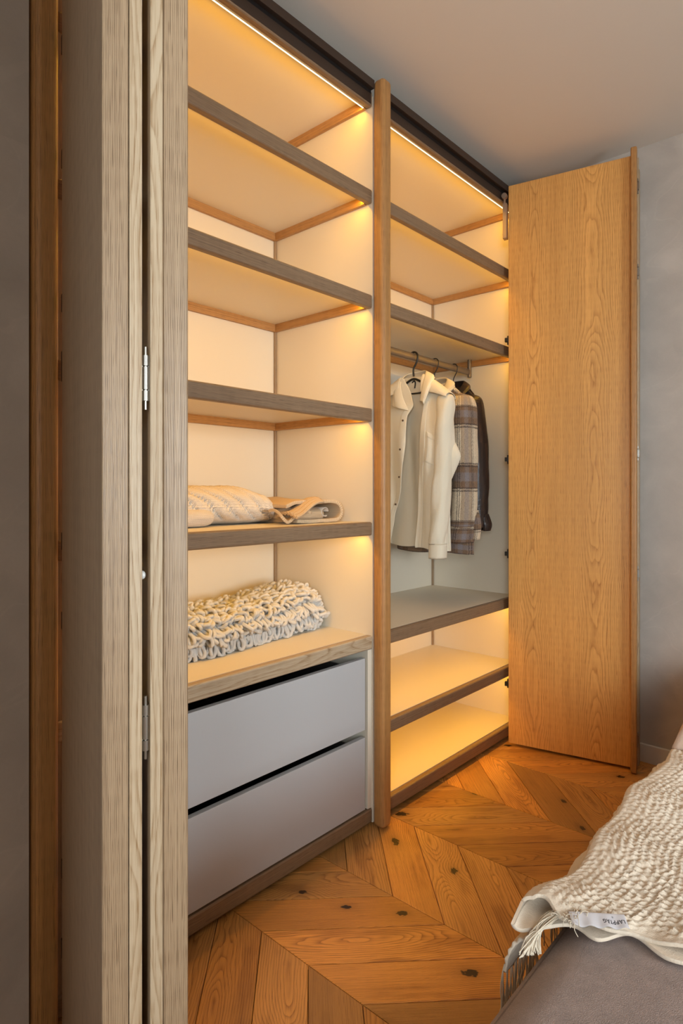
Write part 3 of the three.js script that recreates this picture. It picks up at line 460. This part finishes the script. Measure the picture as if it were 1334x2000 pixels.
{ // checked wool jacket
  const g = hang('wool_jacket', 'brown and cream checked wool jacket hanging between the overshirt and the leather jacket', 'jacket', 2.339, undefined, 0.05);
  const o = { neck: 0.07, yNeck: 1.6, tip: 0.18, yTip: 1.5, yHem: 0.852, front: 0.055, back: 0.045, fold: 0.01, ff: 34, w: pw([[1.52, 0.18], [1.4, 0.185], [1.2, 0.185], [0.85, 0.19]]), hem: (x) => 0.004 * Math.sin(x * 22) };
  part(g, 'back_panel', sheet(bodySheet(o, -1, () => [null, null], 40, 60, 15), 40, 60, 0.005, [0.42, 0.76]), M.plaid);
  part(g, 'front_panel', sheet(bodySheet(o, 1, () => [null, 0.004], 30, 60, 18), 30, 60, 0.005, [0.21, 0.76]), M.plaid);
  part(g, 'front_panel', sheet(bodySheet(o, 1, () => [0.006, null], 30, 60, 19), 30, 60, 0.005, [0.21, 0.76], [0.05, 0]), M.plaid);
  for (const s of [1, -1]) {
    const x = s * 0.164, c = [[x - s * 0.04, 1.545, 0.0, 0.022, 0.02], [x - s * 0.012, 1.525, 0.008, 0.034, 0.05], [x, 1.46, 0.02, 0.042, 0.066], [x + s * 0.008, 1.3, 0.035, 0.044, 0.064], [x + s * 0.012, 1.14, 0.045, 0.047, 0.06], [x + s * 0.008, 1.0, 0.05, 0.05, 0.058], [x + s * 0.002, 0.965, 0.05, 0.05, 0.056]];
    part(g, 'sleeve', loft(sleeve(c, { wr: 0.12, seed: 41 + s, wf: 30 }), [0.33, 0.62]), M.plaid);
    part(g, 'cuff', loft(sleeve([[x + s * 0.002, 0.972, 0.05, 0.052, 0.058], [x - s * 0.002, 0.94, 0.05, 0.054, 0.06], [x - s * 0.006, 0.905, 0.05, 0.052, 0.06]], { wr: 0.05, seed: 47, n: 8 }), [0.32, 0.075], true), M.plaid);
  }
  part(g, 'sleeve_lining', loft(sleeve([[0.212, 1.04, 0.02, 0.006, 0.024], [0.22, 0.98, 0.02, 0.011, 0.028], [0.214, 0.915, 0.02, 0.012, 0.026]], { wr: 0.1, seed: 49, n: 10 }), [0.1, 0.12]), M.plaid);
  part(g, 'collar', collarSheet([[0.0, 1.5, 0.07], [-0.05, 1.56, 0.045], [-0.056, 1.615, 0.0], [-0.03, 1.634, -0.03], [0.03, 1.634, -0.03], [0.058, 1.615, 0.0], [0.055, 1.56, 0.045], [0.006, 1.5, 0.07]],
    [[-0.07, 1.49, 0.065], [-0.096, 1.55, 0.05], [-0.1, 1.582, 0.0], [-0.05, 1.58, -0.05], [0.05, 1.58, -0.05], [0.1, 1.582, 0.0], [0.1, 1.55, 0.05], [0.07, 1.49, 0.065]], 0.016, 46, 12, 0.007), M.sherpa, 'cream fleece collar');
}
{ // leather jacket
  const g = hang('leather_jacket', 'dark brown worn leather jacket, rearmost on the clothes rail', 'jacket', 2.499, undefined, -0.03);
  const o = { neck: 0.07, yNeck: 1.605, tip: 0.155, yTip: 1.5, yHem: 0.985, front: 0.05, back: 0.045, fold: 0.008, ff: 30, w: pw([[1.52, 0.155], [1.4, 0.16], [1.2, 0.17], [0.98, 0.165]]) };
  part(g, 'back_panel', sheet(bodySheet(o, -1, () => [null, null], 36, 50, 25), 36, 50, 0.003, [0.36, 0.6]), M.leather);
  part(g, 'front_panel', sheet(bodySheet(o, 1, () => [null, 0.003], 24, 50, 26), 24, 50, 0.003, [0.18, 0.6]), M.leather);
  part(g, 'front_panel', sheet(bodySheet(o, 1, () => [0.005, null], 24, 50, 27), 24, 50, 0.003, [0.18, 0.6]), M.leather);
  part(g, 'waistband', loft(sleeve([[0, 0.99, 0.004, 0.168, 0.045], [0, 0.965, 0.004, 0.17, 0.046], [0, 0.945, 0.004, 0.165, 0.044]], { wr: 0.06, seed: 57, n: 8 }), [0.6, 0.05]), M.leather);
  for (const s of [1, -1]) {
    const x = s * 0.130, c = [[x - s * 0.045, 1.565, -0.004, 0.02, 0.016], [x - s * 0.014, 1.54, 0.006, 0.03, 0.042], [x, 1.46, 0.018, 0.034, 0.058], [x + s * 0.022, 1.32, 0.03, 0.033, 0.058], [x + s * 0.03, 1.12, 0.038, 0.033, 0.054], [x + s * 0.03, 1.0, 0.04, 0.031, 0.046], [x + s * 0.03, 0.96, 0.04, 0.028, 0.042]];
    part(g, 'sleeve', loft(sleeve(c, { wr: 0.16, seed: 51 + s, wf: 44 }), [0.3, 0.62]), M.leather);
    part(g, 'cuff', loft(sleeve([[x + s * 0.05, 1.02, 0.025, 0.012, 0.025], [x + s * 0.062, 0.975, 0.024, 0.014, 0.03], [x + s * 0.06, 0.945, 0.024, 0.011, 0.024]], { wr: 0.14, seed: 59, n: 10 }), [0.2, 0.1]), M.leather);
  }
  part(g, 'collar', collarSheet([[0.0, 1.52, 0.06], [-0.045, 1.57, 0.042], [-0.052, 1.62, 0.0], [-0.03, 1.64, -0.03], [0.03, 1.64, -0.03], [0.05, 1.625, 0.0], [0.045, 1.57, 0.042], [0.006, 1.52, 0.06]],
    [[-0.055, 1.52, 0.062], [-0.085, 1.56, 0.048], [-0.09, 1.588, 0.0], [-0.05, 1.59, -0.05], [0.05, 1.59, -0.05], [0.085, 1.59, 0.0], [0.085, 1.56, 0.048], [0.055, 1.52, 0.062]], 0.012, 40, 10, 0.004), M.leather);
}

// ---------------------------------------------------------------- folded knitwear and the looped blanket
const S4 = 1.018, S5 = 0.638;
{
  const g = thing('folded_sweater', 'pale beige cable knit sweater folded in a thick bundle beside the door', 'sweater', [1.1, S4, -0.3], 'sweaters on the lit shelf');
  const rings = [], NX = 120, K = 64;
  for (let j = 0; j <= NX; j++) {
    const f = j / NX, x = lerp(-0.24, 0.224, f), end = Math.pow(Math.max(0, 1 - Math.pow(Math.abs(f * 2 - 1), 14)), 0.4), ring = [];
    for (let k = 0; k < K; k++) {
      const th = k / K * Math.PI * 2, c = Math.cos(th), s = Math.sin(th), e = 2 / 2.9;
      let z = Math.sign(c) * Math.pow(Math.abs(c), e) * 0.125, y = Math.sign(s) * Math.pow(Math.abs(s), e) * 0.056;
      const tw = th > Math.PI * 1.5 ? th - Math.PI * 2 : th, arc = Math.max(0, Math.PI / 2 - tw) * 0.075, up = s > -0.6 ? 1 : 0.1, q = (x - arc * 0.95 + 0.012 * Math.sin(tw * 3 + x * 9) + 0.5) / 0.066, fr = fract(q), crease = Math.exp(-Math.pow((fr - 0.5) / 0.06, 2)), rope = 0.5 - 0.5 * Math.cos(fr * Math.PI * 2);
      const r = (0.004 * (1 - rope) - 0.013 * crease + 0.002 * Math.cos(fr * Math.PI * 6)) * up + 0.010 * (fbm(x * 9, th * 1.5, 3, 14) - 0.5); const l = Math.hypot(z, y) || 1;
      z += z / l * r; y += y / l * r; const hgt = (1.02 - 0.16 * sm(0.75, 1, f)) * end;
      ring.push(V(x + 0.02 * c * (f > 0.9 ? 1 : 0), Math.max(0.0005, (y + 0.056) * hgt), z * (0.5 + 0.5 * end)));
    }
    rings.push(ring);
  }
  part(g, 'knit_body', loft(rings, [0.4, 0.5]), M.knitA);
  const roll = (x0, x1, y, z, r, seed) => { const rr = []; for (let j = 0; j <= 24; j++) { const f = j / 24, q = []; const e = Math.pow(Math.max(0.02, 1 - Math.pow(Math.abs(f * 2 - 1), 6)), 0.5); for (let k = 0; k < 24; k++) { const a = k / 24 * 6.2832, w = r * e * (1 + 0.14 * (fbm(a, f * 3, 2, seed) - 0.5)); q.push(V(lerp(x0, x1, f), y + Math.sin(a) * w, z + Math.cos(a) * w * 1.15)); } rr.push(q); } return loft(rr, [0.18, 0.2]); };
  part(g, 'rolled_cuff', roll(-0.19, -0.02, 0.026, 0.125, 0.025, 4), M.knitA);
}
{
  const g = thing('folded_sweater', 'tan ribbed knit sweater folded flat with an open fold at its end', 'sweater', [1.42, S4, -0.22], 'sweaters on the lit shelf');
  const r = 0.024, La = 0.17, Lb = 0.205, Lc = Math.PI * r, L = La + Lb + Lc, x1 = 0.105;
  part(g, 'knit_body', sheet((u, v) => {
    let s = u * L, x, y; const z = lerp(0.115, -0.13, v) + 0.012 * Math.sin(u * 5);
    if (s < La) { x = x1 - La + s; y = 0.012; } else if (s < La + Lc) { const a = (s - La) / r; x = x1 + Math.sin(a) * r * 1.1; y = 0.012 + r - Math.cos(a) * r; } else { const t = (s - La - Lc) / Lb; x = x1 - (s - La - Lc); y = 0.012 + 2 * r + 0.012 * Math.sin(t * 3) - 0.012 * t; }
    return V(x, y + 0.008 * (fbm(x * 16, z * 8, 3, 20) - 0.5) * (s > La ? 1.6 : 0.6) + (s > La ? 0.003 * v : 0), z);
  }, 110, 50, 0.011, [L, 0.25]), M.knitB);
  { const rr = []; for (let j = 0; j <= 60; j++) { const f = j / 60, x = lerp(-0.085, 0.085, f), end = Math.pow(Math.max(0, 1 - Math.pow(Math.abs(f * 2 - 1), 8)), 0.45), q = []; for (let k = 0; k < 48; k++) { const th = k / 48 * Math.PI * 2, c = Math.cos(th), sn = Math.sin(th), e = 2 / 3.2, w = 1 + 0.1 * (fbm(x * 14, th * 2, 3, 33) - 0.5); q.push(V(x, Math.max(0.0005, (0.027 + Math.sign(sn) * Math.pow(Math.abs(sn), e) * 0.027 * w) * (0.3 + 0.7 * end)), -0.012 + Math.sign(c) * Math.pow(Math.abs(c), e) * 0.118 * w * (0.6 + 0.4 * end))); } rr.push(q); } part(g, 'knit_body', loft(rr, [0.3, 0.26]), M.knitB); }
  part(g, 'folded_sleeve', sheet((u, v) => { const t = u; return V(lerp(0.045, -0.10, t) + 0.02 * (v - 0.5), 0.062 - 0.045 * sm(0.1, 1, t) + 0.012 * Math.sin(v * 3.1) + 0.0025 * Math.sin(v * 40), lerp(0.128, 0.10, v) - 0.05 * v + 0.028 * t * (1 - v)); }, 40, 60, 0.009, [0.16, 0.1]), M.knitB);
  part(g, 'folded_sleeve', sheet((u, v) => V(lerp(-0.02, -0.15, u), 0.030 + 0.016 * Math.sin(u * 6.5 + v * 2) * (0.4 + u) - 0.012 * u, lerp(0.13, 0.078, v)), 40, 30, 0.009, [0.14, 0.12]), M.knitB);
  part(g, 'inner_fold', sheet((u, v) => { const a = u * 5.2; return V(0.075 + (0.012 + 0.006 * u) * Math.cos(a) - 0.03 * v, 0.034 + 0.012 * Math.sin(a), lerp(0.105, -0.05, v)); }, 30, 12, 0.004, [0.08, 0.15]), M.knitA, 'greyish inner layer in the fold');
}
{
  const g = thing('looped_blanket', 'cream chunky blanket of yarn loops rolled up on the shelf above the drawers', 'blanket', [1.27, S5, -0.29]);
  const X0 = -0.34, X1 = 0.298, hz = 0.105, hy = 0.06, surf = (f, th) => {
    const x = lerp(X0, X1, f), end = Math.pow(Math.max(0, 1 - Math.pow(Math.abs(f * 2 - 1), 9)), 0.42), c = Math.cos(th), s = Math.sin(th), e = 2 / 2.5, sag = 0.96 - 0.12 * Math.sin(f * Math.PI) + 0.2 * sm(0.55, 0.95, f);
    return V(x, Math.max(0.004, (Math.sign(s) * Math.pow(Math.abs(s), e) * hy * sag * end + hy * sag * (0.35 + 0.65 * end)) + 0.006), Math.sign(c) * Math.pow(Math.abs(c), e) * hz * (0.4 + 0.6 * end) + 0.014 * Math.sin(f * 6));
  };
  const rings = []; for (let j = 0; j <= 60; j++) { const r = []; for (let k = 0; k < 48; k++) r.push(surf(j / 60, k / 48 * Math.PI * 2)); rings.push(r); }
  part(g, 'knit_core', loft(rings, [0.5, 0.6]), M.knitW);
  const loops = [], r = rng(91);
  const proto = new THREE.TubeGeometry(new THREE.CatmullRomCurve3([V(-0.006, 0, 0), V(-0.0095, 0.014, 0.002), V(-0.007, 0.026, 0.004), V(0, 0.031, 0.006), V(0.0075, 0.025, 0.003), V(0.009, 0.012, 0), V(0.005, 0, -0.001)]), 13, 0.0052, 7, false); const pp = plain(proto);
  const q = new THREE.Quaternion(), m4 = new THREE.Matrix4();
  const place = (p, n, down, sc, spin) => { const y = down.clone().addScaledVector(n, 0.3 + 0.4 * r()).normalize(), z = n.clone().sub(y.clone().multiplyScalar(n.dot(y))).normalize(), x = y.clone().cross(z); m4.makeBasis(x, y, z); q.setFromRotationMatrix(m4); q.multiply(new THREE.Quaternion().setFromAxisAngle(V(0, 1, 0), spin)); loops.push(pp.clone().applyMatrix4(m4.compose(p, q, V(sc, sc * (0.8 + 0.5 * r()), sc)))); };
  for (let row = 0; row < 19; row++) {
    const th0 = lerp(-0.62, Math.PI * 0.86, row / 18) + (row > 3 ? 0.05 : 0); if (row === 3 || row === 6) continue;
    for (let k = 0; k < 52; k++) {
      const f = clamp((k + 0.5 * (row % 2) + 0.5 * r()) / 52, 0.01, 0.975), th = th0 + 0.06 * (r() - 0.5) + 0.05 * Math.sin(f * 7 + row), p = surf(f, th), pa = surf(Math.min(1, f + 0.01), th).sub(surf(Math.max(0, f - 0.01), th)), pb = surf(f, th + 0.04).sub(surf(f, th - 0.04)), n = pa.clone().cross(pb).normalize(); if (n.dot(V(0, p.y - 0.06, p.z)) < 0) n.negate();
      const down = pb.clone().normalize().multiplyScalar(-1).addScaledVector(pa.clone().normalize(), (r() - 0.5) * 1.1);
      if (p.y < 0.02) down.y = Math.abs(down.y) * 0.2;
      place(p, n, down.normalize(), 0.85 + 0.4 * r(), (r() - 0.5) * 2.6);
    }
  }
  for (let k = 0; k < 130; k++) { const a = r() * Math.PI * 2, f = 0.93 + 0.065 * r(), p = surf(f, a); if (p.y < 0.015) continue; const n = V(0.8, (p.y - 0.06) * 6, p.z * 5).normalize(), d = V((r() - 0.3), r() - 0.5, (r() - 0.5)).normalize(); place(p, n, d, 0.85 + 0.45 * r(), r() * 6); }
  const lg = mergeGeometries(loops); { const p = lg.attributes.position; for (let i = 0; i < p.count; i++) if (p.getY(i) < 0.001) p.setY(i, 0.001); }
  const lm = part(g, 'yarn_loops', lg, M.yarn); lm.userData.kind = 'stuff';
}

// ---------------------------------------------------------------- bed, throw, cushion
{
  const g = thing('bed', 'low wooden bed with a taupe plush cover on its mattress', 'bed', [0, 0, 0]);
  part(g, 'bed_frame', merge(box(0.5, 2.72, 0.12, 0.285, 0.845, 0.88, 0.006, 'x'), box(0.5, 2.72, 0.12, 0.285, 2.66, 2.7, 0.006, 'x'), box(0.5, 0.54, 0.12, 0.285, 0.88, 2.66, 0.006, 'z'), box(2.68, 2.72, 0.12, 0.285, 0.88, 2.66, 0.006, 'z'), box(0.54, 2.68, 0.2, 0.272, 0.88, 2.66, 0.001, 'x')), M.ash);
  for (const [x, z] of [[0.56, 0.9], [2.62, 0.9], [0.56, 2.6], [2.62, 2.6]]) part(g, 'leg', box(x, x + 0.06, 0, 0.125, z, z + 0.06, 0.006), M.ash);
  const mg = new RoundedBoxGeometry(2.18, 0.214, 1.729, 8, 0.085); mg.translate(1.61, 0.393, 1.7805); part(g, 'mattress', uvBox(mg, 'x', [0, 0]), M.plush, 'taupe plush mattress cover');
}
{
  const g = thing('throw_blanket', 'cream bobble-weave cotton throw folded double across the corner of the bed', 'blanket', [0, 0, 0]);
  const XE = 1.585, fr = 0.0125, yb = 0.506, Lt = 0.72, Ll = 0.42, Lf = Math.PI * fr, L = Lt + Lf + Ll;
  const curve = (t) => { const c = new THREE.CatmullRomCurve3(t.map(([z, x]) => V(z, x, 0))), p = c.getPoints(400); return (z) => { if (z <= p[0].x) return p[0].y; for (let i = 1; i < p.length; i++) if (p[i].x >= z) { const k = (z - p[i - 1].x) / Math.max(1e-6, p[i].x - p[i - 1].x); return lerp(p[i - 1].y, p[i].y, k); } return p[p.length - 1].y; }; };
  const edgeTop = curve([[0.88, 0.815], [0.915, 0.836], [0.945, 0.857], [0.975, 0.843], [1.005, 0.86], [1.03, 0.868], [1.057, 0.893], [1.096, 0.9], [1.15, 0.915], [1.25, 0.93], [1.7, 1.0]]);
  const edgeLow = curve([[0.88, 0.8], [0.91, 0.797], [0.93, 0.803], [0.951, 0.827], [0.984, 0.863], [1.019, 0.858], [1.048, 0.9], [1.098, 0.885], [1.16, 0.91], [1.26, 0.91], [1.7, 0.98]]);
  const at = (s, x) => {                                  // s along the fold profile: top layer in, round the fold, lower layer out
    const open = sm(1.0, 0.84, x), R = fr * (0.78 + 0.06 * open) + 0.003 * Math.sin(x * 31), zf = 0.912 + 0.008 * Math.sin(x * 13 + 0.6) + 0.006 * Math.sin(x * 27), k = R / fr;
    if (s < Lt) { const d = Lt - s, y = yb + 2 * R - (2 * R - 0.013) * sm(0.0, 0.13, d); return V(x, y + 0.004 * Math.sin(x * 17 + d * 20) * sm(0.02, 0.2, d), zf + R + d); }
    if (s < Lt + Lf) { const a = (s - Lt) / fr; return V(x, yb + R + Math.cos(a) * R, zf + R - Math.sin(a) * R * (1.0 + 0.45 * open)); }
    const d = s - Lt - Lf; return V(x, yb, zf + R + d);
  };
  const PB = 0.0125, bob = (x, s) => {                    // twisted bobbles on a staggered lattice
    const gx = x / PB, gy = s / (PB * 0.9), r0 = Math.round(gy); let h = 0;
    for (let r = r0 - 1; r <= r0 + 1; r++) { const off = (r & 1) * 0.5, c0 = Math.round(gx - off); for (let c = c0 - 1; c <= c0 + 1; c++) { const id = vn(c * 7.7, r * 5.3, 6), id2 = vn(c * 3.3, r * 9.1, 9), dx = gx - off - c - 0.55 * (id - 0.5), dy = gy - r - 0.5 * (id2 - 0.5), a = 0.75 + 1.5 * (id - 0.5), rx = dx * Math.cos(a) - dy * Math.sin(a), ry = dx * Math.sin(a) + dy * Math.cos(a); h = Math.max(h, Math.exp(-(rx * rx * 5.2 + ry * ry * 15)) * (0.55 + 0.75 * vn(c * 5.1, r * 2.7, 17))); } }
    return h + 0.22 * vn(x * 620, s * 620, 4) + 0.16 * vn(x * 300, s * 300, 12);
  };
  const fnT = (u, v) => { const s = v * L, z0 = at(s, 1).z, e = s < Lt + Lf * 0.5 ? edgeTop(z0) : edgeLow(z0), x = lerp(e, XE, u), p = at(s, x); const lift = (1 - sm(0, 0.06, x - e)); if (s < Lt) p.y += lift * (0.003 * Math.sin(z0 * 75) + 0.001); return p; };
  part(g, 'woven_cloth', sheet(fnT, 330, 400, 0.0045, [0.82, L], [0, 0], (u, v) => { const s = v * L, e = 0.85, x = lerp(e, XE, u), hem = sm(0.0, 0.022, x - e - 0.010 * vn(s * 40, 2, 5)), under = s > Lt + Lf * 0.3 ? 0.35 : 1, foldz = sm(0, 0.05, Math.abs(Lt + Lf / 2 - s) - 0.01); return 0.0062 * bob(x, s) * (0.12 + 0.88 * hem) * under * (0.25 + 0.75 * foldz); }), M.cotton);
  // ribbed border that drops over the mattress edge, then loose fringe
  const border = (u, v) => { const x = lerp(0.82, XE, u), w = (0.014 * Math.sin(x * 50 + 0.7) + 0.006 * Math.sin(x * 83) - 0.008) * sm(0.02, 0.2, u) + 0.006; return V(x - 0.012 * v, 0.497 - 0.05 * v * v - 0.012 * v, 0.932 - 0.046 * Math.sin(v * 1.5) + w * v * 0.9 - 0.004); };
  part(g, 'border', sheet(border, 240, 40, 0.0035, [0.8, 0.08], [0, 0], (u, v) => 0.0011 * Math.sin(v * 40) + 0.001 * vn(u * 160, v * 12, 7)), M.cotton);
  const r = rng(66), strands = [];
  for (let k = 0; k < 260; k++) {
    const cl = Math.floor(k / 5) / 52 + 0.004 * (r() - 0.5), u = clamp(cl, 0.0, 0.995), p = border(u, 0.96), q = border(u, 0.9), len = 0.045 + 0.035 * r() + (u < 0.06 ? 0.02 : 0), dx = -0.006 + (r() - 0.5) * 0.022;
    strands.push(tube([q, p.clone().add(V(0, -0.004, -0.002)), p.clone().add(V(dx * 0.4, -len * 0.4, -0.004 * r())), p.clone().add(V(dx + 0.004 * (r() - 0.5), -len * 0.75, 0.004 * (r() - 0.5))), p.clone().add(V(dx * 1.4, -len, 0.008 * (r() - 0.5)))], 0.0011, 8, 4));
  }
  for (let k = 0; k < 38; k++) {    // loose bundle at the open corner of the fold
    const t = r(), a = V(0.872 + 0.02 * r(), 0.52 + 0.006 * r(), 0.948 + 0.014 * r()), b = V(0.822 + 0.022 * t, 0.522 - 0.006 * r(), 0.932 + 0.012 * r()), c = V(0.80 + 0.02 * t, 0.51, 0.926 + 0.012 * r()), d = V(0.776 + 0.026 * t, 0.492 + 0.008 * r(), 0.926 + 0.02 * t);
    strands.push(tube([a, b, c, d], 0.0009, 10, 4));
  }
  for (let k = 0; k < 30; k++) { const a = V(0.838 + 0.036 * r(), 0.522, 0.955 + 0.02 * r()), b = a.clone().add(V((r() - 0.6) * 0.03, 0.008 + 0.006 * r(), (r() - 0.5) * 0.03)); strands.push(tube([a, a.clone().lerp(b, 0.5).add(V(0, 0.008 * r(), 0)), b, b.clone().add(V((r() - 0.5) * 0.016, -0.006, (r() - 0.5) * 0.016))], 0.0006, 8, 4)); }
  const fm = part(g, 'fringe', mergeGeometries(strands.map(plain)), M.fringe); fm.userData.kind = 'stuff';
  // sewn label
  const cv = document.createElement('canvas'); cv.width = 512; cv.height = 128; const c2 = cv.getContext('2d');
  c2.fillStyle = '#cbc6c8'; c2.fillRect(0, 0, 512, 128); c2.fillStyle = '#1d1b20'; c2.font = 'bold 48px sans-serif'; c2.textBaseline = 'alphabetic'; c2.fillText('LAPPTÅG', 16, 72); c2.font = '22px sans-serif'; c2.fillText('®', 110, 106);
  const ct = new THREE.CanvasTexture(cv); ct.colorSpace = THREE.SRGBColorSpace;
  const ta = V(0.903, 0, 1.026), tb = V(0.858, 0, 0.966), nrm = V(-0.8, 0, 0.6).normalize();
  const tg = sheet((u, v) => { const p = ta.clone().lerp(tb, u).addScaledVector(nrm, (v - 0.5) * 0.021); p.x -= 0.014; p.z += 0.003; p.y = 0.5335 - 0.005 * v + 0.0018 * Math.sin(u * 21) * v; return p; }, 40, 8, 0.0006, [1, 1]);
  part(g, 'label_tag', tg, SM({ map: ct, roughness: 0.7 }), 'white sewn label');
}
{
  const g = thing('cushion', 'smooth pinkish beige cushion half behind the throw at the bed edge', 'cushion', [1.898, 0.498, 1.095]);
  g.rotation.y = 0.12;
  const pil = (side) => (u, v) => { const x = u * 2 - 1, z = v * 2 - 1, f = Math.pow(Math.max(0, (1 - x * x * x * x) * (1 - z * z * z * z)), 0.42); return V(x * 0.27 * (1 - 0.06 * (1 - z * z)), 0.075 - 0.06 * Math.max(Math.pow(x, 4), Math.pow(z, 4)) + side * f * 0.068, z * 0.22 * (1 - 0.06 * (1 - x * x))); };
  part(g, 'cushion_cover', merge(sheet(pil(1), 40, 40, 0.002, [0.5, 0.4]), sheet(pil(-1), 40, 40, 0.002, [0.5, 0.4])), M.pillow);
}

renderer.render(scene, camera);
